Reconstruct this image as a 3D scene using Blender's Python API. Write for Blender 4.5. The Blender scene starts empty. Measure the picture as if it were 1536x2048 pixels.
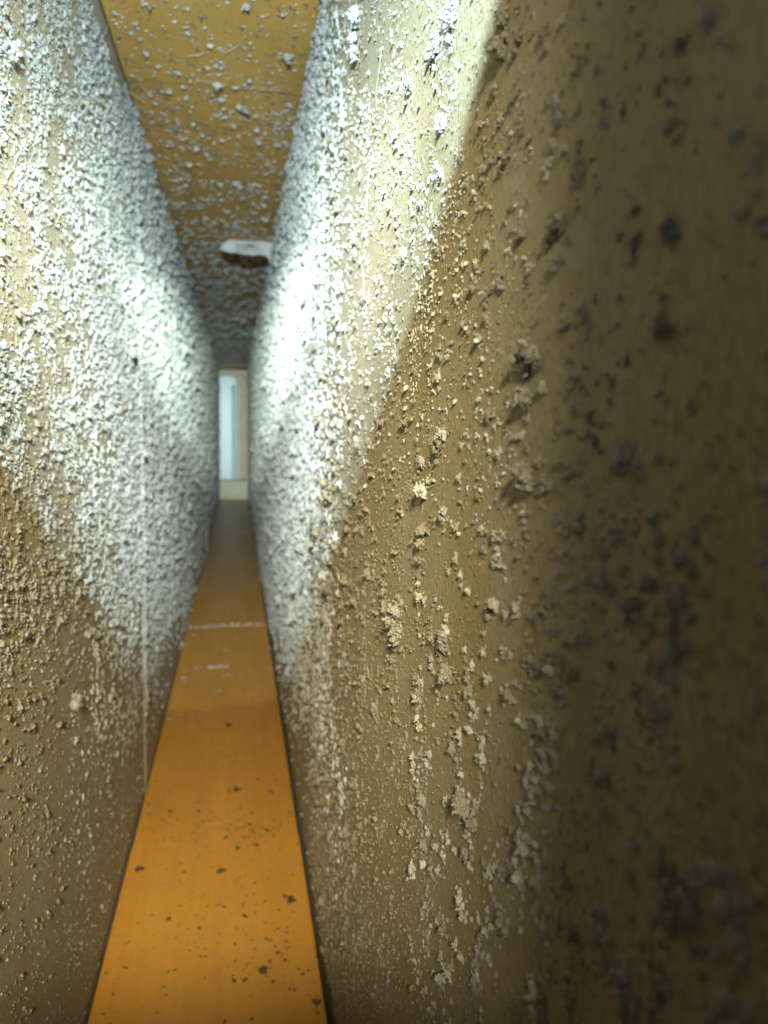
import bpy, math, random
import numpy as np
from mathutils import Vector, Matrix

sc = bpy.context.scene
COL = sc.collection

# ------------------------------------------------------------------ camera
YAW, PITCH, ROLL = 0.18954, 0.10515, 0.01656          # right, down, roll
cam_d = bpy.data.cameras.new("camera")
cam = bpy.data.objects.new("camera", cam_d)
COL.objects.link(cam)
fw = Vector((math.sin(YAW) * math.cos(PITCH), math.cos(YAW) * math.cos(PITCH), -math.sin(PITCH)))
rt = Vector((math.cos(YAW), -math.sin(YAW), 0))
up = rt.cross(fw)
r2 = rt * math.cos(ROLL) + up * math.sin(ROLL)
u2 = -rt * math.sin(ROLL) + up * math.cos(ROLL)
cam.matrix_world = Matrix((r2, u2, -fw)).transposed().to_4x4()
cam_d.sensor_fit = 'VERTICAL'
cam_d.sensor_height = 36.0
cam_d.lens = 36.0 * 1537 / 2048
cam_d.clip_start = 0.002
cam_d.clip_end = 20
cam_d.dof.use_dof = True
cam_d.dof.focus_distance = 0.165
cam_d.dof.aperture_fstop = cam_d.lens / 1.15           # aperture about 1.2 mm wide
sc.camera = cam

# ------------------------------------------------------------------ world: cool ambient light let in through the opening
w = bpy.data.worlds.new("World")
sc.world = w
w.use_nodes = True
w.node_tree.nodes["Background"].inputs[0].default_value = (0.82, 0.92, 1.0, 1)
w.node_tree.nodes["Background"].inputs[1].default_value = 1.0

# ------------------------------------------------------------------ flashlight held above the lens: wide spill and hot centre
def spot(name, watts, half, blend, el, az, color, radius):
    d = bpy.data.lights.new(name, 'SPOT')
    d.energy = watts
    d.spot_size = math.radians(half * 2)
    d.spot_blend = blend
    d.shadow_soft_size = radius
    d.color = color
    o = bpy.data.objects.new(name, d)
    COL.objects.link(o)
    o.location = (-0.010, 0.0, 0.095)
    el, az = math.radians(el), math.radians(az)
    v = Vector((math.cos(el) * math.sin(az), math.cos(el) * math.cos(az), math.sin(el)))
    o.rotation_euler = v.to_track_quat('-Z', 'Y').to_euler()
    return o
spot("flashlight_spill", 7.6, 28.5, 0.06, 1, -2, (0.60, 0.87, 1.0), 0.0028)
spot("flashlight_beam", 6.5, 26, 1.0, 3, 0, (0.76, 0.95, 1.0), 0.0028)
spot("flashlight_lower_beam", 21.0, 18, 1.0, -10, 0, (0.78, 0.95, 1.0), 0.0028)
spot("flashlight_hot_spot", 13.0, 13, 1.0, 1.0, 0.5, (0.82, 1.0, 0.90), 0.0028)
spot("flashlight_core", 115.0, 7.5, 1.0, -2.5, 0.2, (0.80, 1.0, 0.92), 0.0028)
# added unseen warm lamp behind the opening, lighting the shaded band
warm_lamp = spot("added_warm_lamp", 22.0, 24, 0.9, -20, -2, (1.0, 0.91, 0.58), 0.014)
warm_lamp.location = (-0.0136, -0.16, 0.10)

sc.view_settings.view_transform = 'Standard'
sc.view_settings.look = 'None'
sc.view_settings.gamma = 1
sc.view_settings.use_curve_mapping = False
sc.view_settings.exposure = 0.0
sc.cycles.max_bounces = 6
sc.cycles.diffuse_bounces = 4
sc.cycles.use_adaptive_sampling = True
sc.cycles.adaptive_threshold = 0.03

# ------------------------------------------------------------------ measures (metres)
XL, XR, ZC, ZF, YE = -0.0616, 0.0384, 0.1925, -0.2380, 2.623
Y0 = -0.05

# ------------------------------------------------------------------ helpers
def tag(o, label=None, cat=None, group=None, kind=None):
    for k, v in (("label", label), ("category", cat), ("group", group), ("kind", kind)):
        if v:
            o[k] = v
    return o

def mesh_obj(name, verts, faces, mat, parent=None, smooth=False):
    me = bpy.data.meshes.new(name)
    me.from_pydata([tuple(v) for v in verts], [], [tuple(f) for f in faces])
    if smooth:
        me.polygons.foreach_set("use_smooth", [True] * len(me.polygons))
    me.materials.append(mat)
    o = bpy.data.objects.new(name, me)
    COL.objects.link(o)
    o.parent = parent
    return o

def fast_mesh(name, V, T, mat, smooth=False):
    me = bpy.data.meshes.new(name)
    V = np.asarray(V, np.float32); T = np.asarray(T, np.int32)
    me.vertices.add(len(V)); me.vertices.foreach_set("co", V.ravel())
    me.loops.add(T.size); me.loops.foreach_set("vertex_index", T.ravel())
    me.polygons.add(len(T))
    me.polygons.foreach_set("loop_start", np.arange(0, T.size, 3, dtype=np.int32))
    if smooth:
        me.polygons.foreach_set("use_smooth", np.ones(len(T), bool))
    me.update(calc_edges=True); me.validate()
    me.materials.append(mat)
    return me

def box(name, a, b, mat, parent=None, bevel=0.0):
    (x0, y0, z0), (x1, y1, z1) = a, b
    v = [(x0, y0, z0), (x1, y0, z0), (x1, y1, z0), (x0, y1, z0), (x0, y0, z1), (x1, y0, z1), (x1, y1, z1), (x0, y1, z1)]
    f = [(0, 3, 2, 1), (4, 5, 6, 7), (0, 1, 5, 4), (1, 2, 6, 5), (2, 3, 7, 6), (3, 0, 4, 7)]
    o = mesh_obj(name, v, f, mat, parent)
    if bevel:
        m = o.modifiers.new("bevel", 'BEVEL'); m.width = bevel; m.segments = 2
    return o

def empty(name, loc=(0, 0, 0)):
    o = bpy.data.objects.new(name, None)
    o.empty_display_size = 0.02
    COL.objects.link(o); o.location = loc
    return o

# ------------------------------------------------------------------ materials
def nodes(name):
    m = bpy.data.materials.new(name); m.use_nodes = True
    t = m.node_tree
    return m, t, t.nodes["Principled BSDF"]

def N(t, kind, **kw):
    n = t.nodes.new(kind)
    for k, v in kw.items():
        setattr(n, k, v)
    return n

def noise(t, src, scale, detail=4, rough=0.6):
    n = N(t, "ShaderNodeTexNoise")
    n.inputs["Scale"].default_value = scale
    n.inputs["Detail"].default_value = detail
    n.inputs["Roughness"].default_value = rough
    t.links.new(src, n.inputs["Vector"])
    return n

def mapping(t, scale):
    g = N(t, "ShaderNodeNewGeometry")
    mp = N(t, "ShaderNodeMapping")
    mp.inputs["Scale"].default_value = scale
    t.links.new(g.outputs["Position"], mp.inputs["Vector"])
    return mp.outputs["Vector"]

def ramp(t, src, stops):
    r = N(t, "ShaderNodeValToRGB")
    e = r.color_ramp.elements
    while len(e) < len(stops):
        e.new(0.5)
    for el, (p, c) in zip(e, stops):
        el.position = p
        el.color = (*c, 1) if len(c) == 3 else c
    t.links.new(src, r.inputs["Fac"])
    return r.outputs["Color"]

def mix(t, fac, a, b):
    m = N(t, "ShaderNodeMix", data_type='RGBA')
    if isinstance(fac, float):
        m.inputs[0].default_value = fac
    else:
        t.links.new(fac, m.inputs[0])
    for s, v in ((6, a), (7, b)):
        if isinstance(v, tuple):
            m.inputs[s].default_value = (*v, 1)
        else:
            t.links.new(v, m.inputs[s])
    return m.outputs[2]

def dust_film(t, y0, y1, lo, hi):
    """how much of the surface the settled dust film covers, growing with depth into the duct"""
    g = N(t, "ShaderNodeNewGeometry")
    sp = N(t, "ShaderNodeSeparateXYZ")
    t.links.new(g.outputs["Position"], sp.inputs[0])
    mr = N(t, "ShaderNodeMapRange")
    mr.inputs[1].default_value = y0; mr.inputs[2].default_value = y1
    mr.inputs[3].default_value = lo; mr.inputs[4].default_value = hi
    t.links.new(sp.outputs["Y"], mr.inputs[0])
    nz = noise(t, g.outputs["Position"], 38, 5, 0.7)
    mu = N(t, "ShaderNodeMath", operation='MULTIPLY_ADD')
    t.links.new(nz.outputs["Fac"], mu.inputs[0])
    mu.inputs[1].default_value = 0.9
    ad = N(t, "ShaderNodeMath", operation='ADD')
    t.links.new(mr.outputs[0], ad.inputs[0]); ad.inputs[1].default_value = -0.45
    t.links.new(ad.outputs[0], mu.inputs[2])
    mu.use_clamp = True
    return mu.outputs[0]

def bump(t, b, src, strength, dist, prev=None):
    bp = N(t, "ShaderNodeBump")
    bp.inputs["Strength"].default_value = strength
    bp.inputs["Distance"].default_value = dist
    t.links.new(src, bp.inputs["Height"])
    if prev:
        t.links.new(prev, bp.inputs["Normal"])
    t.links.new(bp.outputs[0], b.inputs["Normal"])
    return bp.outputs[0]

def wall_material(name, base, dark, film):
    m, t, b = nodes(name)
    streak = noise(t, mapping(t, (1, 1600, 480)), 1.0, 3, 0.65)       # fine upright grain under the dust
    patch = noise(t, mapping(t, (30, 30, 14)), 1.0, 4, 0.6)
    fine = noise(t, mapping(t, (1, 520, 420)), 1.0, 3, 0.7)
    c = ramp(t, streak.outputs["Fac"], [(0.30, dark), (0.62, base)])
    c2 = mix(t, ramp(t, patch.outputs["Fac"], [(0.35, (0, 0, 0)), (0.8, (0.6, 0.6, 0.6))]), c, film)
    c3 = mix(t, dust_film(t, 0.13, 0.55, 0.0, 0.95), c2, film)
    t.links.new(c3, b.inputs["Base Color"])
    b.inputs["Roughness"].default_value = 0.85
    b.inputs["Specular IOR Level"].default_value = 0.15
    n1 = bump(t, b, streak.outputs["Fac"], 0.9, 0.0008)
    bump(t, b, fine.outputs["Fac"], 0.3, 0.0004, n1)
    return m

def wood_material(name, c_lo, c_hi, film, fy0, fy1, flo, fhi, rough=0.42):
    m, t, b = nodes(name)
    grain = noise(t, mapping(t, (190, 7, 190)), 1.0, 4, 0.55)
    band = noise(t, mapping(t, (16, 5, 16)), 1.0, 4, 0.6)
    spots = noise(t, mapping(t, (240, 240, 240)), 1.0, 2, 0.5)
    c = ramp(t, grain.outputs["Fac"], [(0.0, c_lo), (1.0, c_hi)])
    c = mix(t, ramp(t, band.outputs["Fac"], [(0.38, (0, 0, 0)), (0.75, (0.55, 0.55, 0.55))]), c, tuple(v * 0.72 for v in c_lo))
    c = mix(t, ramp(t, spots.outputs["Fac"], [(0.62, (0, 0, 0)), (0.78, (0.35, 0.35, 0.35))]), c, tuple(v * 0.45 for v in c_lo))
    scuff = noise(t, mapping(t, (70, 130, 70)), 1.0, 5, 0.75)
    c = mix(t, ramp(t, scuff.outputs["Fac"], [(0.50, (0, 0, 0)), (0.72, (0.38, 0.38, 0.38))]), c, tuple(0.55 * v + 0.10 for v in c_lo))
    b.inputs["Specular IOR Level"].default_value = 0.3
    f = dust_film(t, fy0, fy1, flo, fhi)
    t.links.new(mix(t, f, c, film), b.inputs["Base Color"])
    b.inputs["Roughness"].default_value = rough
    bump(t, b, spots.outputs["Fac"], 0.25, 0.0004)
    return m

def plain(name, c, rough=0.6, var=0.25, scale=90, bumpd=0.0004):
    m, t, b = nodes(name)
    nz = noise(t, mapping(t, (scale, scale, scale)), 1.0, 4, 0.65)
    t.links.new(ramp(t, nz.outputs["Fac"], [(0.3, tuple(v * (1 - var) for v in c)), (0.7, c)]), b.inputs["Base Color"])
    b.inputs["Roughness"].default_value = rough
    if bumpd:
        bump(t, b, nz.outputs["Fac"], 0.4, bumpd)
    return m

def dust_material(name, a, b_, thin=0.35):
    m, t, b = nodes(name)
    oi = N(t, "ShaderNodeObjectInfo")
    g = N(t, "ShaderNodeNewGeometry")
    nz = noise(t, g.outputs["Position"], 700, 2, 0.6)
    c = mix(t, oi.outputs["Random"], a, b_)
    c = mix(t, ramp(t, nz.outputs["Fac"], [(0.35, (0, 0, 0)), (0.7, (0.5, 0.5, 0.5))]), c, tuple(v * 0.8 for v in a))
    df = N(t, "ShaderNodeBsdfDiffuse"); tr = N(t, "ShaderNodeBsdfTranslucent"); mx = N(t, "ShaderNodeMixShader")
    t.links.new(c, df.inputs["Color"]); t.links.new(c, tr.inputs["Color"])
    mx.inputs[0].default_value = thin
    t.links.new(df.outputs[0], mx.inputs[1]); t.links.new(tr.outputs[0], mx.inputs[2])
    t.links.new(mx.outputs[0], t.nodes["Material Output"].inputs["Surface"])
    t.nodes.remove(b)
    return m

FILM = (0.40, 0.37, 0.31)
M_WALL = wall_material("dusty_tan_board", (0.335, 0.268, 0.138), (0.22, 0.170, 0.080), FILM)
M_FLOOR = wood_material("varnished_orange_floor", (0.56, 0.25, 0.036), (0.70, 0.355, 0.065), (0.66, 0.50, 0.35), 0.95, 2.0, -0.1, 0.8)
M_CEIL = wood_material("varnished_orange_ceiling", (0.62, 0.34, 0.07), (0.76, 0.45, 0.11), (0.62, 0.46, 0.27), 0.75, 2.1, 0.0, 0.60, 0.5)
M_DUST = dust_material("pale_dust", (0.46, 0.445, 0.41), (0.62, 0.605, 0.57))
M_DUSTW = dust_material("white_dust", (0.56, 0.555, 0.53), (0.72, 0.715, 0.69))
M_DUSTM = dust_material("tan_grey_dust", (0.32, 0.295, 0.245), (0.43, 0.405, 0.35))
M_DUSTG = dust_material("grey_dust", (0.30, 0.25, 0.17), (0.40, 0.345, 0.25))
M_DIRT = dust_material("dark_dirt", (0.09, 0.075, 0.05), (0.20, 0.17, 0.12))
M_FIBRE = plain("pale_fibre", (0.75, 0.70, 0.58), 0.5, 0.15, 500, 0)
M_DARK = plain("bare_dark_gap", (0.05, 0.04, 0.03), 0.9)
M_WHITE = plain("white_enamel", (0.58, 0.72, 0.78), 0.35, 0.12, 30)
M_BEIGE = plain("beige_frame", (0.55, 0.50, 0.38), 0.5, 0.2, 40)
M_PEACH = plain("peach_wood", (0.62, 0.42, 0.25), 0.5, 0.2, 60)
M_EDGE = plain("pale_panel_edge", (0.46, 0.40, 0.30), 0.8, 0.2, 200)

# ------------------------------------------------------------------ the setting: floor, ceiling, walls, end wall
floor = empty("floor", (0, 0, ZF)); tag(floor, "narrow orange varnished wooden floor running down the duct", "floor", kind="structure")
def child_box(name, root, a, b, mat, bevel=0.0):
    l = root.location
    return box(name, [p - q for p, q in zip(a, l)], [p - q for p, q in zip(b, l)], mat, root, bevel)
FX0, FX1 = XL + 0.0018, XR - 0.0034
joints = [Y0, 0.4345, 0.9300, 1.2560, 1.80, YE + 0.05]
for i in range(5):
    child_box("board", floor, (FX0 + 0.0002 * (i % 2), joints[i] + 0.0002, ZF - 0.012), (FX1 - 0.0003 * (i % 2), joints[i + 1] - 0.0002, ZF - (0.0000, 0.0006, 0.0002, 0.0008, 0.0003)[i]), M_FLOOR, 0.0006)
child_box("under_floor", floor, (XL - 0.01, Y0, ZF - 0.035), (XR + 0.01, YE + 0.05, ZF - 0.030), M_DARK)

ceil = empty("ceiling", (0, 0, ZC)); tag(ceil, "orange varnished ceiling board flecked with dust", "ceiling", kind="structure")
cj = [Y0, 0.4700, 1.35, 2.42, YE + 0.05]
for i in range(4):
    child_box("board", ceil, (XL + 0.0012, cj[i] + 0.0002, ZC + (0, 0.0005, 0.0002, -0.002)[i]), (XR - 0.0003, cj[i + 1] - 0.0002, ZC + 0.012), M_CEIL, 0.0005)
child_box("gap_backing", ceil, (XL - 0.01, Y0, ZC + 0.022), (XR + 0.01, YE + 0.05, ZC + 0.026), M_DARK)

wl = empty("wall_left", (XL, 0, 0)); tag(wl, "dust-crusted tan left wall with an upright panel joint", "wall", kind="structure")
SEAM = 0.515
child_box("panel", wl, (XL - 0.012, Y0, ZF - 0.03), (XL, SEAM - 0.0004, ZC + 0.022), M_WALL, 0.0004)
child_box("panel", wl, (XL - 0.012, SEAM + 0.0004, ZF - 0.03), (XL + 0.0006, 1.535, ZC + 0.022), M_WALL, 0.0005)
child_box("panel", wl, (XL - 0.012, 1.536, ZF - 0.03), (XL + 0.0034, YE + 0.05, ZC + 0.022), M_WALL, 0.0005)

wr = empty("wall_right", (XR, 0, 0)); tag(wr, "tan right wall coming close to the lens, specked with dust", "wall", kind="structure")
child_box("panel", wr, (XR, Y0, ZF - 0.03), (XR + 0.012, 1.2795, ZC + 0.022), M_WALL, 0.0004)
child_box("panel", wr, (XR - 0.0022, 1.2805, ZF - 0.03), (XR + 0.012, YE + 0.05, ZC + 0.022), M_WALL, 0.0005)

child_box("light_blocker", wl, (XL + 0.0003, -0.014, ZF - 0.03), (-0.040, -0.005, ZC - 0.001), M_DARK, 0.0006)  # added unseen blocker: keeps the warm lamp off the nearest left wall
child_box("light_blocker", wr, (0.0148, -0.014, ZF - 0.03), (XR - 0.0003, -0.005, ZC - 0.001), M_DARK, 0.0006)  # added unseen blocker: shades the nearest stretch of right wall
child_box("low_light_blocker", floor, (-0.0398, -0.0138, ZF + 0.0005), (0.0146, -0.0052, -0.012), M_DARK, 0.0006)  # added unseen board: keeps ambient light off the lower right

we = empty("wall_end", (0, YE, 0)); tag(we, "far end of the duct with a pale upright panel", "wall", kind="structure")
child_box("back_board", we, (XL - 0.012, YE + 0.012, ZF - 0.03), (XR + 0.012, YE + 0.024, ZC + 0.022), M_BEIGE)
child_box("lintel", we, (XL + 0.004, YE - 0.012, ZC - 0.016), (XR - 0.003, YE + 0.011, ZC - 0.0024), M_BEIGE, 0.001)
child_box("sill", we, (XL + 0.004, YE - 0.030, ZF + 0.0012), (XR - 0.003, YE + 0.011, ZF + 0.066), M_BEIGE, 0.003)
child_box("jamb", we, (0.0010, YE - 0.006, ZF + 0.0665), (0.0170, YE + 0.011, ZC - 0.0165), M_BEIGE, 0.002)
child_box("jamb_strip", we, (0.0172, YE - 0.012, ZF + 0.0665), (0.0330, YE + 0.011, ZC - 0.0165), M_PEACH, 0.003)
# pale door leaf with a rounded top and a raised right-hand rim
def arch_panel():
    x0, x1, z0, z1 = -0.0575, -0.0015, ZF + 0.0675, ZC - 0.020
    r = 0.022
    out = [(x0, z0), (x1, z0)]
    for k in range(9):
        a = math.pi / 2 * k / 8
        out.append((x1 - r + r * math.cos(a), z1 - r * 1.2 + r * 1.2 * math.sin(a)))
    out.append((x0, z1 - 0.002))
    n = len(out)
    v = [(x, 0.004, z) for x, z in out] + [(x, 0.011, z) for x, z in out]
    f = [tuple(range(n))] + [tuple(range(2 * n - 1, n - 1, -1))] + [(i, i + n, (i + 1) % n + n, (i + 1) % n) for i in range(n)]
    p = mesh_obj("door_leaf", v, f, M_WHITE, we)
    m = p.modifiers.new("bevel", 'BEVEL'); m.width = 0.0012; m.segments = 2
    # rim: half round rod
    vv, ff = [], []
    zs = np.linspace(z0 + 0.002, z1 - 0.03, 10)
    for i, z in enumerate(zs):
        for k in range(9):
            a = math.pi * k / 8
            vv.append((-0.0115 + 0.0065 * math.cos(a), 0.0042 - 0.009 * math.sin(a), z))
    for i in range(len(zs) - 1):
        for k in range(8):
            ff.append((i * 9 + k, i * 9 + k + 1, (i + 1) * 9 + k + 1, (i + 1) * 9 + k))
    ff.append(tuple(range(9))); ff.append(tuple(range((len(zs) - 1) * 9 + 8, (len(zs) - 1) * 9 - 1, -1)))
    mesh_obj("rim", vv, ff, M_WHITE, p, True)
arch_panel()

# ------------------------------------------------------------------ dust: crumbly aggregates
PHI = (1 + 5 ** 0.5) / 2
ICO_V = np.array([(-1, PHI, 0), (1, PHI, 0), (-1, -PHI, 0), (1, -PHI, 0), (0, -1, PHI), (0, 1, PHI), (0, -1, -PHI), (0, 1, -PHI), (PHI, 0, -1), (PHI, 0, 1), (-PHI, 0, -1), (-PHI, 0, 1)]) / math.sqrt(1 + PHI * PHI)
ICO_F = np.array([(0, 11, 5), (0, 5, 1), (0, 1, 7), (0, 7, 10), (0, 10, 11), (1, 5, 9), (5, 11, 4), (11, 10, 2), (10, 7, 6), (7, 1, 8), (3, 9, 4), (3, 4, 2), (3, 2, 6), (3, 6, 8), (3, 8, 9), (4, 9, 5), (2, 4, 11), (6, 2, 10), (8, 6, 7), (9, 8, 1)])

def aggregate(n, seed, r0, ex, ey, ez, stringy=0.35, whiskers=0, roots=1, wr=0.012, shard=0.5, step=0.72):
    """crumbs grown one onto another within half-extents ex, ey and height ez; z is away from the wall"""
    g = np.random.default_rng(seed)
    P = [np.array([g.uniform(-.6, .6) * ex * (roots > 1), g.uniform(-.6, .6) * ey * (roots > 1), 0.0]) for _ in range(roots)]
    Rr = [r0] * roots
    guard = 0
    while len(P) < n and guard < n * 30:
        guard += 1
        i = len(P) - 1 - int(g.integers(0, min(4, len(P)))) if g.random() < stringy else int(g.integers(0, len(P)))
        d = g.normal(size=3); d[2] = d[2] * 0.8 + 0.12
        d /= np.linalg.norm(d)
        r = r0 * g.uniform(0.45, 1.25)
        q = P[i] + d * (Rr[i] + r) * step
        h = (q[0] / ex) ** 2 + (q[1] / ey) ** 2
        if q[2] < -0.2 * r0 or h > 1 or q[2] > ez * (1.05 - 0.8 * h):
            continue
        P.append(q); Rr.append(r)
    P = np.array(P); Rr = np.array(Rr)
    k = len(P)
    jit = g.uniform(0.55, 1.35, size=(k, 12, 1))
    st = np.exp(g.normal(size=(k, 1, 3)) * shard)
    Q = np.linalg.qr(g.normal(size=(k, 3, 3)))[0]
    V = ((ICO_V[None] * jit * st) @ Q) * Rr[:, None, None] + P[:, None, :]
    T = ICO_F[None] + (np.arange(k) * 12)[:, None, None]
    V = V.reshape(-1, 3); T = T.reshape(-1, 3)
    vs, ts, off = [V], [T], len(V)
    for _ in range(whiskers):
        p = P[int(g.integers(0, k))].copy()
        d = g.normal(size=3); d[2] = abs(d[2]) * 0.7; d /= np.linalg.norm(d)
        L = g.uniform(0.35, 1.0) * max(ex, ey)
        ring = []
        for s in range(5):
            d = d + g.normal(size=3) * 0.3; d /= np.linalg.norm(d)
            if s:
                p = p + d * L / 4
            if p[2] < 0:
                p[2] = 0
            a = np.cross(d, [0.3, 0.5, 0.8]); a /= np.linalg.norm(a); b = np.cross(d, a)
            rr = wr * max(ex, ey) * (1.2 - 0.2 * s)
            ring += [p + (a * math.cos(t) + b * math.sin(t)) * rr for t in (0, 2.1, 4.2)]
        tt = []
        for s in range(4):
            for j in range(3):
                a0, a1 = s * 3 + j, s * 3 + (j + 1) % 3
                tt += [(a0, a1, a1 + 3), (a0, a1 + 3, a0 + 3)]
        vs.append(np.array(ring)); ts.append(np.array(tt) + off); off += len(ring)
    return np.concatenate(vs), np.concatenate(ts)

def proto_collection(name, makers, mat):
    c = bpy.data.collections.new(name)
    for i, (V, T) in enumerate(makers):
        o = bpy.data.objects.new("%s_%02d" % (name, i), fast_mesh(name, V, T, mat))
        c.objects.link(o)
    return c, len(makers)

# unit-size prototypes (about one across), z away from the surface
def protos(tag_, mat):
    fluffy = [aggregate(230, 10 + i, 0.032, 0.5, 0.5, 0.65, 0.62, 22, 4, 0.0065, 0.6, 0.95) for i in range(10)]
    lumpy = [aggregate(60, 40 + i, 0.115, 0.42 + 0.1 * (i % 3), 0.42, 0.52, 0.25, 3, 2, 0.012, 0.45) for i in range(8)]
    crumb = [aggregate(9, 70 + i, 0.18, 0.5, 0.5, 0.6, 0.6, 1, 1, 0.03, 0.6) for i in range(8)]
    return {"fluffy": proto_collection(tag_ + "_fluffy", fluffy, mat), "lumpy": proto_collection(tag_ + "_lumpy", lumpy, mat), "crumb": proto_collection(tag_ + "_crumb", crumb, mat)}
PALE = protos("pale", M_DUST)
WHITE = protos("white", M_DUSTW)
GREY = protos("grey", M_DUSTG)
MID = protos("mid", M_DUSTM)
DIRT = protos("dirt", M_DIRT)

def scatter(name, P, scl, spin, squash, side, coll, seed, label, cat="dust"):
    """one mass of loose dust: points on a surface, a crumb instanced on each"""
    c, nvar = coll
    g = np.random.default_rng(seed)
    n = len(P)
    me = bpy.data.meshes.new(name)
    me.vertices.add(n); me.vertices.foreach_set("co", np.asarray(P, np.float32).ravel())
    # rotation: local z -> surface normal
    base = {"R": (0, -math.pi / 2, 0), "L": (0, math.pi / 2, 0), "C": (math.pi, 0, 0), "F": (0, 0, 0)}[side]
    B = np.array(Matrix.Identity(3)) if side == "F" else np.array(__import__("mathutils").Euler(base).to_matrix())
    ca, sa = np.cos(spin), np.sin(spin)
    Rz = np.zeros((n, 3, 3)); Rz[:, 0, 0] = ca; Rz[:, 0, 1] = -sa; Rz[:, 1, 0] = sa; Rz[:, 1, 1] = ca; Rz[:, 2, 2] = 1
    Mx = B[None] @ Rz
    ey = -np.arcsin(np.clip(Mx[:, 2, 0], -1, 1))
    ex = np.arctan2(Mx[:, 2, 1], Mx[:, 2, 2]); ez = np.arctan2(Mx[:, 1, 0], Mx[:, 0, 0])
    gim = np.abs(Mx[:, 2, 0]) > 0.99999
    ez = np.where(gim, 0, ez)
    ex = np.where(gim, np.where(Mx[:, 2, 0] < 0, np.arctan2(Mx[:, 0, 1], Mx[:, 0, 2]), np.arctan2(-Mx[:, 0, 1], -Mx[:, 0, 2])), ex)
    a = me.attributes.new("rot", 'FLOAT_VECTOR', 'POINT'); a.data.foreach_set("vector", np.stack([ex, ey, ez], 1).astype(np.float32).ravel())
    s3 = np.stack([scl, scl * g.uniform(0.8, 1.25, n), scl * squash], 1)
    a = me.attributes.new("scl", 'FLOAT_VECTOR', 'POINT'); a.data.foreach_set("vector", s3.astype(np.float32).ravel())
    a = me.attributes.new("idx", 'INT', 'POINT'); a.data.foreach_set("value", g.integers(0, nvar, n).astype(np.int32))
    o = bpy.data.objects.new(name, me); COL.objects.link(o)
    ng = bpy.data.node_groups.new(name + "_scatter", 'GeometryNodeTree')
    ng.interface.new_socket("Geometry", in_out='INPUT', socket_type='NodeSocketGeometry')
    ng.interface.new_socket("Geometry", in_out='OUTPUT', socket_type='NodeSocketGeometry')
    gi, go = ng.nodes.new("NodeGroupInput"), ng.nodes.new("NodeGroupOutput")
    ci = ng.nodes.new("GeometryNodeCollectionInfo")
    ci.inputs["Collection"].default_value = c
    ci.inputs["Separate Children"].default_value = True
    ci.inputs["Reset Children"].default_value = True
    ip = ng.nodes.new("GeometryNodeInstanceOnPoints")
    ip.inputs["Pick Instance"].default_value = True
    def attr(nm, dt):
        x = ng.nodes.new("GeometryNodeInputNamedAttribute"); x.data_type = dt
        x.inputs["Name"].default_value = nm
        return x.outputs["Attribute"]
    e2r = ng.nodes.new("FunctionNodeEulerToRotation")
    ng.links.new(attr("rot", 'FLOAT_VECTOR'), e2r.inputs[0])
    ng.links.new(gi.outputs[0], ip.inputs["Points"])
    ng.links.new(ci.outputs[0], ip.inputs["Instance"])
    ng.links.new(attr("idx", 'INT'), ip.inputs["Instance Index"])
    ng.links.new(e2r.outputs[0], ip.inputs["Rotation"])
    ng.links.new(attr("scl", 'FLOAT_VECTOR'), ip.inputs["Scale"])
    ng.links.new(ip.outputs[0], go.inputs[0])
    md = o.modifiers.new("scatter", 'NODES'); md.node_group = ng
    return tag(o, label, cat, kind="stuff")

# lattice noise for patchy densities
def vnoise(a, b, seed):
    g = np.random.default_rng(seed); tab = g.random((64, 64))
    ia, ib = np.floor(a).astype(int), np.floor(b).astype(int)
    fa, fb = a - ia, b - ib
    fa = fa * fa * (3 - 2 * fa); fb = fb * fb * (3 - 2 * fb)
    t = lambda i, j: tab[i % 64, j % 64]
    return (t(ia, ib) * (1 - fa) + t(ia + 1, ib) * fa) * (1 - fb) + (t(ia, ib + 1) * (1 - fa) + t(ia + 1, ib + 1) * fa) * fb
def fbm(a, b, seed):
    return (vnoise(a, b, seed) + 0.5 * vnoise(a * 2.1, b * 2.1, seed + 1) + 0.25 * vnoise(a * 4.3, b * 4.3, seed + 2)) / 1.75

def spread(n, seed, ya, yb, power):
    """depths between ya and yb, crowding towards ya when power > 0"""
    g = np.random.default_rng(seed)
    u = g.random(n)
    if power == 1:
        return ya * (yb / ya) ** u, g
    return ya + (yb - ya) * u, g

def wall_points(side, n, seed, ya, yb, power, zlo, zhi, keep, size, off=0.0):
    """points on a side wall; keep(y, z) is a density 0..1, size(y, z, rng) a diameter"""
    y, g = spread(n, seed, ya, yb, power)
    zl = np.maximum(ZF, zlo * y - 0.03) if zlo is not None else np.full(n, ZF)
    zh = np.minimum(ZC - 0.001, zhi * y + 0.03) if zhi is not None else np.full(n, ZC - 0.001)
    z = zl + (zh - zl) * g.random(n)
    k = g.random(n) < keep(y, z)
    y, z = y[k], z[k]
    if side == "R":
        x = np.where(y > 1.2805, XR - 0.0022, XR)
    else:
        x = np.where(y > 1.536, XL + 0.0034, np.where(y > SEAM, XL + 0.0006, XL))
    s = size(y, z, g)
    return np.stack([x, y, z], 1), s, g.uniform(0, 2 * math.pi, len(y))

def sm(a, b, v):
    t = np.clip((v - a) / (b - a), 0, 1); return t * t * (3 - 2 * t)

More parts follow.
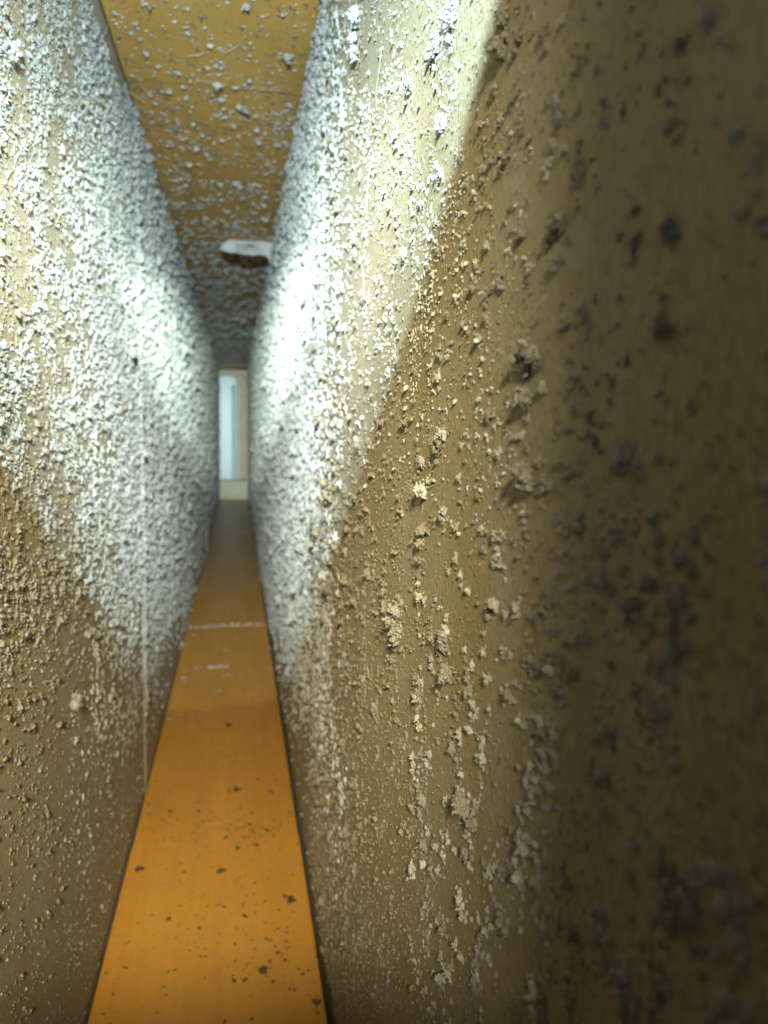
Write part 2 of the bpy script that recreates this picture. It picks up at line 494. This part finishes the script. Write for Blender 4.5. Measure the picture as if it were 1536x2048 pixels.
# --- right wall
P, s, a = wall_points("R", 56000, 1, 0.26, 2.6, 1, None, None,
    lambda y, z: sm(0.27, 0.40, y + 0.10 * (fbm(y * 40, z * 40, 5) - 0.5) - 0.10 * np.clip(z, -0.3, 0.0)) * (0.35 + 0.65 * sm(0.25, 0.5, fbm(y * 30, z * 30, 9))) * np.where(y < 1.28, 1, 0.35) * (0.10 + 0.90 * sm(-0.20, -0.12, z + 0.05 * (fbm(y * 50, z * 50, 13) - 0.5) - 0.06 * sm(0.5, 1.0, y) * -1)),
    lambda y, z, g: np.clip(0.0030 + 0.0055 * sm(0.3, 0.9, y), 0, 1) * (0.5 + 0.5 * sm(-0.21, -0.11, z)) * g.lognormal(-0.28, 0.34, len(y)))
scatter("wall_dust", P, s, a, 0.7, "R", WHITE["lumpy"], 2, "knobbly pale dust crust on the far stretch of right wall")
P, s, a = wall_points("R", 48000, 3, 0.05, 0.45, 1, -0.85, 0.62,
    lambda y, z: (0.04 + 0.96 * sm(0.55, 0.72, fbm(y * 150, z * 70, 21))) * (0.25 + 0.75 * sm(0.00, -0.07, z)) * (1 - 0.6 * sm(0.14, 0.24, y) * sm(-0.04, -0.10, z)),
    lambda y, z, g: (0.0012 + 0.0030 * sm(0.09, 0.4, y)) * (0.5 + 0.5 * sm(-0.20, -0.08, z)) * g.lognormal(0, 0.52, len(y)))
scatter("wall_dust", P, s * 0.92, a, 0.8, "R", MID["fluffy"], 4, "loose fluffy dust tufts peppering the near right wall")
P, s, a = wall_points("R", 60000, 5, 0.045, 0.40, 1, -0.85, 0.62,
    lambda y, z: (0.25 + 0.55 * fbm(y * 90, z * 40, 33)) * (0.35 + 0.65 * sm(0.03, -0.05, z)),
    lambda y, z, g: (0.00028 + 0.0016 * sm(0.07, 0.4, y)) * g.lognormal(0, 0.35, len(y)))
scatter("wall_dust", P, s, a, 0.7, "R", GREY["crumb"], 6, "fine grey dust grains covering the near right wall")
P, s, a = wall_points("R", 7000, 28, 0.042, 0.16, 1, -0.85, 0.62,
    lambda y, z: (0.05 + 0.95 * sm(0.50, 0.70, fbm(y * 220, z * 110, 37))) * (0.12 + 0.88 * sm(0.02, -0.035, z)),
    lambda y, z, g: (0.0013 + 0.008 * np.clip(y - 0.05, 0, 0.1)) * g.lognormal(0, 0.45, len(y)))
scatter("wall_dust", P, s * 1.15, a, 0.85, "R", PALE["fluffy"], 29, "pale blurred dust tufts on the dark nearest part of right wall")
P, s, a = wall_points("R", 16000, 30, 0.10, 0.36, 1, -0.25, 0.62,
    lambda y, z: (0.15 + 0.85 * sm(0.46, 0.66, fbm(y * 120, z * 80, 57))) * sm(-0.03, 0.03, z),
    lambda y, z, g: (0.0005 + 0.0022 * np.clip(y - 0.1, 0, 0.3)) * g.lognormal(0, 0.40, len(y)))
scatter("wall_dust", P, s, a, 0.8, "R", WHITE["crumb"], 31, "fine white specks dusting the lit upper right wall")
# --- left wall
clean = lambda y, z: np.where((y < 0.47) & (z > ZC - 0.010 - 0.004 * fbm(y * 60, z * 0, 3)), 0.0, 1.0)
P, s, a = wall_points("L", 56000, 7, 0.30, 2.6, 1, None, None,
    lambda y, z: clean(y, z) * (0.25 + 0.75 * sm(0.30, 0.52, fbm(y * 34, z * 34, 41))) * sm(0.26, 0.5, y) * np.where(y < 1.536, 1, 0.3) * (0.05 + 0.95 * sm(-0.20, -0.12, z + 0.05 * (fbm(y * 50, z * 50, 14) - 0.5) + 0.06 * sm(0.5, 1.0, y))),
    lambda y, z, g: (0.0028 + 0.0055 * sm(0.35, 0.95, y)) * (0.5 + 0.5 * sm(-0.21, -0.11, z)) * g.lognormal(-0.28, 0.34, len(y)))
scatter("wall_dust", P, s, a, 0.7, "L", WHITE["lumpy"], 8, "knobbly pale dust crust on the far stretch of left wall")
P, s, a = wall_points("L", 52000, 9, 0.19, 0.62, 1, -1.0, 0.85,
    lambda y, z: clean(y, z) * (0.12 + 0.88 * sm(0.36, 0.60, fbm(y * 60, z * 60, 51))) * (0.10 + 0.90 * sm(-0.10, -0.01, z)),
    lambda y, z, g: (0.0019 + 0.0014 * sm(0.2, 0.55, y)) * (0.6 + 0.4 * sm(-0.16, -0.05, z)) * g.lognormal(0, 0.42, len(y)))
scatter("wall_dust", P, s * 0.92, a, 0.85, "L", PALE["fluffy"], 10, "fluffy white dust tufts crowding the near left wall")
P, s, a = wall_points("L", 26000, 11, 0.19, 0.60, 1, -1.0, 0.85,
    lambda y, z: clean(y, z) * (0.25 + 0.5 * sm(-0.15, -0.03, z)), lambda y, z, g: 0.0012 * g.lognormal(0, 0.35, len(y)))
scatter("wall_dust", P, s, a, 0.55, "L", GREY["crumb"], 12, "fine grey dust grains covering the near left wall")

# --- ceiling and floor
def flat_points(n, seed, ya, yb, power, keep, size, z):
    y, g = spread(n, seed, ya, yb, power)
    x = g.uniform(XL + 0.002, XR - 0.0028, n)
    k = g.random(n) < keep(x, y)
    x, y = x[k], y[k]
    return np.stack([x, y, np.full(len(x), z)], 1), size(x, y, g), g.uniform(0, 6.28, len(x))
P, s, a = flat_points(8500, 13, 0.33, 2.5, 1, lambda x, y: 0.12 + 0.5 * sm(0.42, 0.65, fbm(x * 60, y * 60, 61)) + 0.12 * sm(0.75, 1.2, y),
    lambda x, y, g: (0.0015 + 0.0022 * sm(0.4, 1.2, y)) * g.lognormal(0, 0.42, len(x)), ZC + 0.0003)
scatter("ceiling_dust", P, s, a, 0.85, "C", WHITE["lumpy"], 14, "scattered white dust flakes clinging to the ceiling board")
P, s, a = flat_points(5000, 15, 0.33, 1.2, 1, lambda x, y: 0.3 + 0.5 * fbm(x * 80, y * 80, 71),
    lambda x, y, g: 0.0013 * g.lognormal(0, 0.4, len(x)), ZC + 0.0002)
scatter("ceiling_dust", P, s, a, 0.6, "C", GREY["crumb"], 16, "fine dust grains sprinkled over the ceiling board")
P, s, a = flat_points(20000, 17, 0.27, 0.75, 1, lambda x, y: (0.16 + 0.84 * sm(0.44, 0.68, fbm(x * 60, y * 30, 81))) * (0.35 + 0.65 * sm(-0.05, 0.02, x)) * sm(0.60, 0.36, y),
    lambda x, y, g: 0.00062 * g.lognormal(0, 0.55, len(x)), ZF - 0.0003)
scatter("floor_dirt", P, s, a, 0.6, "F", DIRT["crumb"], 18, "dark specks of dirt sprinkled over the orange floor", "dirt")
P, s, a = flat_points(900, 19, 0.62, 2.4, 1, lambda x, y: 0.15 + 0.5 * sm(0.5, 0.7, fbm(x * 60, y * 30, 91)),
    lambda x, y, g: 0.0030 * g.lognormal(0, 0.5, len(x)), ZF - 0.0008)
scatter("floor_dust", P, s, a, 0.3, "F", PALE["lumpy"], 20, "sparse white dust flecks on the far floor boards")
# dust heaped along the edges where boards and walls meet
def edge_points(n, seed, ya, yb, x, z, jx, jz):
    y, g = spread(n, seed, ya, yb, 1)
    return np.stack([x + g.normal(size=n) * jx, y, z + g.normal(size=n) * jz], 1), (0.0018 + 0.003 * sm(0.4, 1.2, y)) * g.lognormal(0, 0.35, n), g.uniform(0, 6.28, n)
P, s, a = edge_points(1500, 21, 0.33, 2.5, XR - 0.0004, ZC - 0.004, 0.0004, 0.003)
scatter("corner_dust", P, s, a, 0.8, "R", PALE["lumpy"], 22, "pale dust packed along the corner of ceiling and right wall")
P, s, a = edge_points(260, 23, 0.27, 2.2, XR - 0.0004, ZF + 0.002, 0.0005, 0.0016)
scatter("corner_dust", P, s, a, 0.8, "R", GREY["fluffy"], 24, "grey dust fringe along the right edge of the floor")
P, s, a = edge_points(500, 25, 0.50, 0.53, XL + 0.0014, 0, 0, 0)
g_ = np.random.default_rng(26); P[:, 1] = SEAM + g_.normal(size=len(P)) * 0.004; P[:, 2] = ZC - (ZC + 0.19) * g_.random(len(P)) ** 1.1; s[:] = 0.0030 * g_.lognormal(0, .3, len(P))
scatter("joint_dust", P, s, a, 0.7, "L", WHITE["lumpy"], 27, "dust clinging to the upright panel joint of left wall")

# ------------------------------------------------------------------ single clumps that stand out
CLUMPS = [
    ('R', 0.1776, 0.0754, 0.0093, 0.0072, 1, 'big bright white dust tuft casting a two-pronged shadow on right wall'),
    ('R', 0.1468, 0.0572, 0.0075, 0.0057, 1, 'white dust tuft just inside the edge of the light beam'),
    ('R', 0.2579, 0.125, 0.0185, 0.0143, 1, 'tall white dust clump near the ceiling at the top of right wall'),
    ('R', 0.1423, 0.0713, 0.0084, 0.0065, 1, 'white dust patch at the bright upper rim of the light beam'),
    ('R', 0.2844, 0.1106, 0.012, 0.0093, 1, 'white dust clump beside the upper right edge of the ceiling board'),
    ('R', 0.2986, 0.0837, 0.0071, 0.0054, 0, 'small round bright dust ball among the pale crust on right wall'),
    ('R', 0.1785, 0.0387, 0.0075, 0.0058, 1, 'white dust tuft with a brown shadow where the beam edge slants'),
    ('R', 0.149, 0.049, 0.0063, 0.0048, 1, 'ragged white dust clump on the beam edge below the brightest rim'),
    ('R', 0.1135, 0.0027, 0.0044, 0.0034, 1, 'broad grey dust tuft in the shaded tan part of right wall'),
    ('R', 0.1424, -0.0015, 0.0079, 0.0061, 1, 'upright grey dust clump with frayed edges left of the broad tuft'),
    ('R', 0.1614, -0.0053, 0.0044, 0.0034, 1, 'low grey dust clump at the end of a trailing dust line'),
    ('R', 0.0982, 0.008, 0.0115, 0.0096, 1, 'long standing ridge of grey dust with a black shadow behind it'),
    ('R', 0.0945, -0.006, 0.0104, 0.008, 1, 'crumbly dust ridge directly below the long standing ridge'),
    ('R', 0.1146, 0.0564, 0.0107, 0.0082, 1, 'grey brown dust patch at the top edge right of the beam'),
    ('R', 0.0915, 0.038, 0.0036, 0.0027, 1, 'pale round dust ball right of the beam near the top'),
    ('R', 0.1109, 0.0392, 0.0051, 0.0039, 1, 'small pale dust tuft below the top dust patch'),
    ('R', 0.117, 0.0511, 0.003, 0.0023, 1, 'flat slanting dust smear beside the beam edge'),
    ('R', 0.1032, 0.0276, 0.0052, 0.004, 1, 'grey dust clump with a dark hollow in upper right wall'),
    ('R', 0.0915, 0.023, 0.0085, 0.0065, 1, 'wide loose dust cluster where right wall turns dark'),
    ('R', 0.0652, 0.0188, 0.0044, 0.0034, 1, 'blurred dark dust clump nearest the lens at upper right'),
    ('R', 0.066, 0.0099, 0.0061, 0.0047, 1, 'large blurred brown dust clump close to the lens'),
    ('R', 0.1451, 0.0154, 0.0049, 0.0038, 1, 'brownish dust tuft tipped with a dark crumb'),
    ('R', 0.1106, 0.0222, 0.0034, 0.0026, 1, 'grey dust tuft above the pale crossing fibre'),
    ('R', 0.083, 0.0135, 0.0032, 0.0025, 1, 'out of focus dust tuft between two blurred dark clumps'),
    ('R', 0.1804, -0.0466, 0.0168, 0.0129, 1, 'vertical chain of dust crumbs low on the tan wall'),
    ('R', 0.1361, -0.0419, 0.0127, 0.0097, 1, 'large dust cluster with a dark core in lower right wall'),
    ('R', 0.1129, -0.0278, 0.0048, 0.0037, 1, 'curled dust tuft with bright filaments right of the crumb chain'),
    ('R', 0.1019, -0.0371, 0.0043, 0.0033, 1, 'fluffy dust tuft with thin stray hairs below the large cluster'),
    ('R', 0.1175, -0.0624, 0.0119, 0.0092, 1, 'tall shaggy dust mass with a black hollow low on right wall'),
    ('R', 0.1174, -0.072, 0.007, 0.0053, 1, 'smaller shaggy dust mass hanging under the tall one'),
    ('R', 0.0888, -0.02, 0.005, 0.0038, 1, 'pale dust tuft standing out of the dark lower wall'),
    ('R', 0.069, -0.0176, 0.0047, 0.0036, 1, 'soft pale dust tuft in the dark area at far right'),
    ('R', 0.1564, -0.0209, 0.0087, 0.0067, 1, 'small dust clump in the clear patch above the crumb chain'),
    ('R', 0.1303, -0.0559, 0.0066, 0.0051, 1, 'spread dust tuft just above the tall shaggy mass'),
    ('R', 0.0897, -0.0382, 0.0046, 0.0035, 1, 'loose dust tuft at the border of the black lower corner'),
    ('R', 0.0794, -0.0577, 0.006, 0.0047, 1, 'blurred pale dust clump near the bottom of the dark corner'),
    ('R', 0.0946, -0.0803, 0.0048, 0.0037, 1, 'dust clump cut off by the bottom edge of the picture'),
    ('R', 0.0997, -0.0698, 0.0067, 0.0052, 1, 'grey dust clump left of the blurred bottom clump'),
    ('L', 0.3994, -0.0995, 0.0088, 0.0068, 0, 'pale dust ball on the lower beam edge of left wall'),
    ('L', 0.2985, -0.1032, 0.0152, 0.0117, 1, 'curled dust strand hanging in the shaded lower left wall'),
    ('L', 0.2414, 0.1041, 0.0123, 0.0094, 1, 'thick white dust cluster in the top left corner'),
    ('C', 0.0042, 0.3804, 0.0054, 0.0065, 0, 'white dust flake at the top of the ceiling board'),
    ('C', 0.0036, 0.4945, 0.0084, 0.01, 0, 'large white dust flake below the ceiling dust ridge'),
    ('C', -0.0102, 0.4653, 0.0079, 0.0094, 0, 'pointed white dust flake in the middle of the ceiling ridge'),
    ('C', 0.0281, 0.4233, 0.0094, 0.0112, 0, 'pair of white dust flakes near the right edge of the ceiling'),
    ('F', -0.0091, 0.3987, 0.0083, 0.01, 2, 'largest dark dirt crumb on the orange floor board'),
    ('F', 0.0255, 0.368, 0.0053, 0.0058, 2, 'dark dirt crumb near the right edge of the floor board'),
    ('F', -0.0529, 0.4096, 0.0037, 0.0045, 2, 'lone dark dirt crumb near the left notch of the floor'),
    ('F', -0.0073, 0.6118, 0.008, 0.0096, 2, 'dark nick of dirt alone on the bright middle floor'),
    ('F', 0.0108, 0.3198, 0.0046, 0.0055, 2, 'dark dirt crumb near the right side of the floor foreground'),
]

for i, (side, u, v, wu, wv, k, label) in enumerate(CLUMPS):
    big = max(wu, wv)
    if k == 2:
        V, T = aggregate(60, 500 + i, 0.00055, wu / 2, wv / 2, 0.0016, 0.4, 3, 3)
        mat = M_DIRT
    elif k == 0:
        V, T = aggregate(90, 500 + i, big * 0.07, wu * 0.42, wv * 0.42, big * 0.32, 0.15, 2, 2)
        mat = M_DUST
    else:
        hy, hz = wu * 0.50, wv * 0.62
        V, T = aggregate(int(1100 + 700 * min(1, big / 0.012)), 500 + i, max(0.00008, min(hy, hz) * 0.034), hy, hz, min(hy, hz) * 0.95, 0.62, 46, 12, 0.0035, 0.6, 0.95)
        mat = M_DUSTW if i < 8 else (M_DUST if side == "L" else M_DUSTM)  # in-beam clumps whitest, shaded right-wall ones darker: light put into dust colour
    # local x = along the duct (or across), local y = up the wall, local z = off the surface
    if side == "R":
        V = np.stack([-V[:, 2], V[:, 0], V[:, 1]], 1); loc = (XR, u, v); T = T
    elif side == "L":
        V = np.stack([V[:, 2], V[:, 0], V[:, 1]], 1); loc = (XL, u, v)
    elif side == "C":
        V = np.stack([V[:, 0], V[:, 1], -V[:, 2]], 1); loc = (u, v, ZC)
    else:
        loc = (u, v, ZF - (0.0006 if v > 0.4345 else 0))
    nm = "dirt_crumb" if k == 2 else ("dust_flake" if side == "C" else "dust_clump")
    o = bpy.data.objects.new(nm, fast_mesh(nm, V, T, mat)); COL.objects.link(o); o.location = loc
    tag(o, label, {"dirt_crumb": "dirt", "dust_flake": "dust"}.get(nm, "dust clump"), {"R": "dust clumps on the right wall", "L": "dust clumps on the left wall", "C": "dust flakes on the ceiling", "F": "dirt crumbs on the floor"}[side])

# long low ridges of dust along board joints
def ridge(name, a, b, wid, h, z, seed, label, n, down):
    a, b = Vector(a), Vector(b); c = (a + b) / 2; L = (b - a).length
    vs, ts, off, segs = [], [], 0, max(4, int(L / (wid * 1.1)))
    rg = random.Random(seed)
    for q in range(segs):
        k = rg.uniform(0.6, 1.15)
        v_, t_ = aggregate(max(24, n // segs), seed * 10 + q, wid * 0.10, L / segs * 0.75, wid / 2 * k, h * k, 0.3, 2, 3, 0.006)
        v_ = v_ + np.array([-L / 2 + L * (q + 0.5) / segs, rg.uniform(-0.12, 0.12) * wid, 0])
        vs.append(v_); ts.append(t_ + off); off += len(v_)
    V, T = np.concatenate(vs), np.concatenate(ts)
    ang = math.atan2(b.y - a.y, b.x - a.x)
    if down:
        V = V * np.array([1, 1, -1])
    R_ = np.array([[math.cos(ang), -math.sin(ang), 0], [math.sin(ang), math.cos(ang), 0], [0, 0, 1]])
    o = bpy.data.objects.new(name, fast_mesh(name, V @ R_.T, T, M_DUST)); COL.objects.link(o)
    o.location = (c.x, c.y, z)
    return tag(o, label, "dust ridge")
ridge("dust_ridge", (-0.0585, 0.926, 0), (0.0275, 0.938, 0), 0.007, 0.004, ZF - 0.0006, 901, "straight white dust ridge lying across the floor boards", 900, False)
ridge("dust_ridge", (-0.030, 0.766, 0), (-0.010, 0.770, 0), 0.006, 0.002, ZF - 0.0006, 902, "short faint dust streak on floor before the long ridge", 220, False)
ridge("dust_ridge", (-0.022, 0.462, 0), (-0.006, 0.4655, 0), 0.0020, 0.0014, ZC + 0.0002, 903, "left half of the white dust ridge along the ceiling joint", 260, True)
ridge("dust_ridge", (0.002, 0.467, 0), (0.026, 0.464, 0), 0.0024, 0.0016, ZC + 0.0002, 904, "right half of the white dust ridge along the ceiling joint", 340, True)

# dust-coated tab hanging from the ceiling beside the right wall
tab = empty("dusty_tab", (0.012, 0.828, ZC)); tag(tab, "white dust-coated tab with ragged lower edge hanging from the ceiling", "tab")
def make_tab():
    g = random.Random(3)
    top = [(-0.0090, -0.0004), (0.0375, 0.0004)]
    bot = [(0.0362, -0.0200), (0.0338, -0.0190)]
    n = 16
    for i in range(n + 1):
        t = i / n
        bot.append((0.0305 + (-0.0095 - 0.0305) * t, -0.0126 - 0.0012 * (1 - t) + g.uniform(-0.0012, 0.0012)))
    out = top + bot + [(-0.0178, -0.0098), (-0.0120, -0.0040)]
    out = [(x - 0.012, z) for x, z in out]
    n = len(out)
    v = [(x, 0, z) for x, z in out] + [(x, 0.0022, z) for x, z in out]
    f = [tuple(range(n))[::-1], tuple(range(n, 2 * n))] + [(i, (i + 1) % n, (i + 1) % n + n, i + n) for i in range(n)]
    o = mesh_obj("plate", v, f, M_DUSTW, tab)
    m = o.modifiers.new("bevel", 'BEVEL'); m.width = 0.0009; m.segments = 2
    V, T = aggregate(420, 77, 0.0009, 0.021, 0.010, 0.0022, 0.2, 6, 70)
    V = np.stack([V[:, 0] - 0.0005, -V[:, 2] + 0.0002, V[:, 1] * 0.6 - 0.0072], 1)
    c = bpy.data.objects.new("dust_coat", fast_mesh("dust_coat", V, T, M_DUSTW)); COL.objects.link(c); c.parent = tab
    V, T = aggregate(140, 78, 0.0009, 0.019, 0.0022, 0.0022, 0.3, 6, 40)
    V = np.stack([V[:, 0] - 0.0012, V[:, 1] * 0.5 + 0.0008, -V[:, 2] * 0.6 - 0.0130], 1)
    c = bpy.data.objects.new("dust_fringe", fast_mesh("dust_fringe", V, T, M_DUSTW)); COL.objects.link(c); c.parent = tab
    box("slot", (-0.002, -0.0018, -0.0062), (0.006, -0.0006, -0.0050), M_DARK, tab)
make_tab()

# ------------------------------------------------------------------ single fibres
FIBRES = [
    ('R', [(0.0384, 0.0927, 0.0171), (0.0384, 0.0971, 0.0153), (0.0384, 0.1017, 0.0135), (0.0384, 0.1042, 0.0121)], 'straight pale fibre crossing the shaded tan part of right wall'),
    ('R', [(0.0384, 0.1083, 0.0118), (0.0384, 0.1167, 0.0109), (0.0384, 0.1258, 0.0102), (0.0384, 0.1382, 0.0102)], 'faint curved fibre left of the straight pale fibre'),
    ('R', [(0.0384, 0.2459, 0.0561), (0.0384, 0.2386, 0.0503), (0.0384, 0.2345, 0.0451), (0.0384, 0.2357, 0.0376)], 'thin white thread hanging in the lit part of right wall'),
    ('R', [(0.0384, 0.2111, 0.1005), (0.0384, 0.2128, 0.0957), (0.0384, 0.2162, 0.092), (0.0384, 0.218, 0.0873)], 'hair-thin upright white fibre near the top of right wall'),
    ('R', [(0.0384, 0.2811, 0.0378), (0.0384, 0.2704, 0.0313), (0.0384, 0.2617, 0.027), (0.0384, 0.2514, 0.0225)], 'short white thread at the border of the pale crust'),
    ('R', [(0.0384, 0.2259, 0.0767), (0.0384, 0.2287, 0.0709), (0.0384, 0.23, 0.0657), (0.0384, 0.2332, 0.0623)], 'white thread with a dusty lower end above the hanging thread'),
    ('L', [(-0.0616, 0.3807, 0.1714), (-0.0616, 0.3944, 0.1792), (-0.0616, 0.4063, 0.1866), (-0.0616, 0.4145, 0.1941)], 'curled fine fibre beside the ceiling gap on left wall'),
    ('C', [(-0.0247, 0.4348, 0.1925), (-0.0212, 0.4318, 0.1925), (-0.0192, 0.4319, 0.1925), (-0.016, 0.4285, 0.1925)], 'short bright fibre left of centre on the ceiling board'),
    ('C', [(-0.006, 0.4289, 0.1925), (-0.0034, 0.423, 0.1925), (0.0016, 0.4156, 0.1925), (0.0045, 0.4069, 0.1925)], 'branching cobweb strand in the middle of the ceiling board'),
    ('C', [(-0.0014, 0.4262, 0.1925), (-0.0004, 0.4298, 0.1925), (0.0009, 0.4329, 0.1925), (0.0019, 0.436, 0.1925)], 'tiny golden fibre right of the cobweb strand'),
    ('C', [(-0.0597, 0.488, 0.1925), (-0.0567, 0.4928, 0.1925), (-0.0544, 0.4972, 0.1925), (-0.0527, 0.5004, 0.1925)], 'slanting dusty strand at the left edge of the ceiling board'),
]

for i, (side, pts, label) in enumerate(FIBRES):
    nrm = {"R": Vector((-1, 0, 0)), "L": Vector((1, 0, 0)), "C": Vector((0, 0, -1))}[side]
    g = random.Random(i)
    P = [Vector(p) for p in pts]
    cen = P[0].copy()
    depth = sum(p.y for p in P) / len(P)
    line = []
    m = 18
    for k in range(m + 1):
        t = k / m * (len(P) - 1); j = min(int(t), len(P) - 2); q = t - j
        p0, p1, p2, p3 = P[max(j - 1, 0)], P[j], P[j + 1], P[min(j + 2, len(P) - 1)]
        c = 0.5 * ((2 * p1) + (p2 - p0) * q + (2 * p0 - 5 * p1 + 4 * p2 - p3) * q * q + (3 * p1 - p0 - 3 * p2 + p3) * q ** 3)
        line.append(c + nrm * (0.0004 + 0.0005 * math.sin(math.pi * k / m) + g.uniform(0, 0.00012)) - cen)
    rad = 0.00009 * depth / 0.25 if side != "R" else 0.000042 * max(0.8, depth / 0.23)
    v, f = [], []
    for k, p in enumerate(line):
        d = (line[min(k + 1, m)] - line[max(k - 1, 0)]).normalized()
        a = d.cross(nrm).normalized(); b = d.cross(a)
        for h in range(5):
            an = 2 * math.pi * h / 5
            v.append(p + (a * math.cos(an) + b * math.sin(an)) * rad * g.uniform(0.75, 1.2))
    for k in range(m):
        for h in range(5):
            f.append((k * 5 + h, k * 5 + (h + 1) % 5, (k + 1) * 5 + (h + 1) % 5, (k + 1) * 5 + h))
    f += [tuple(range(5))[::-1], tuple(range(m * 5, m * 5 + 5))]
    o = mesh_obj("fibre", v, f, M_FIBRE, None, True)
    o.location = cen
    tag(o, label, "fibre", "stray fibres caught in the dust")
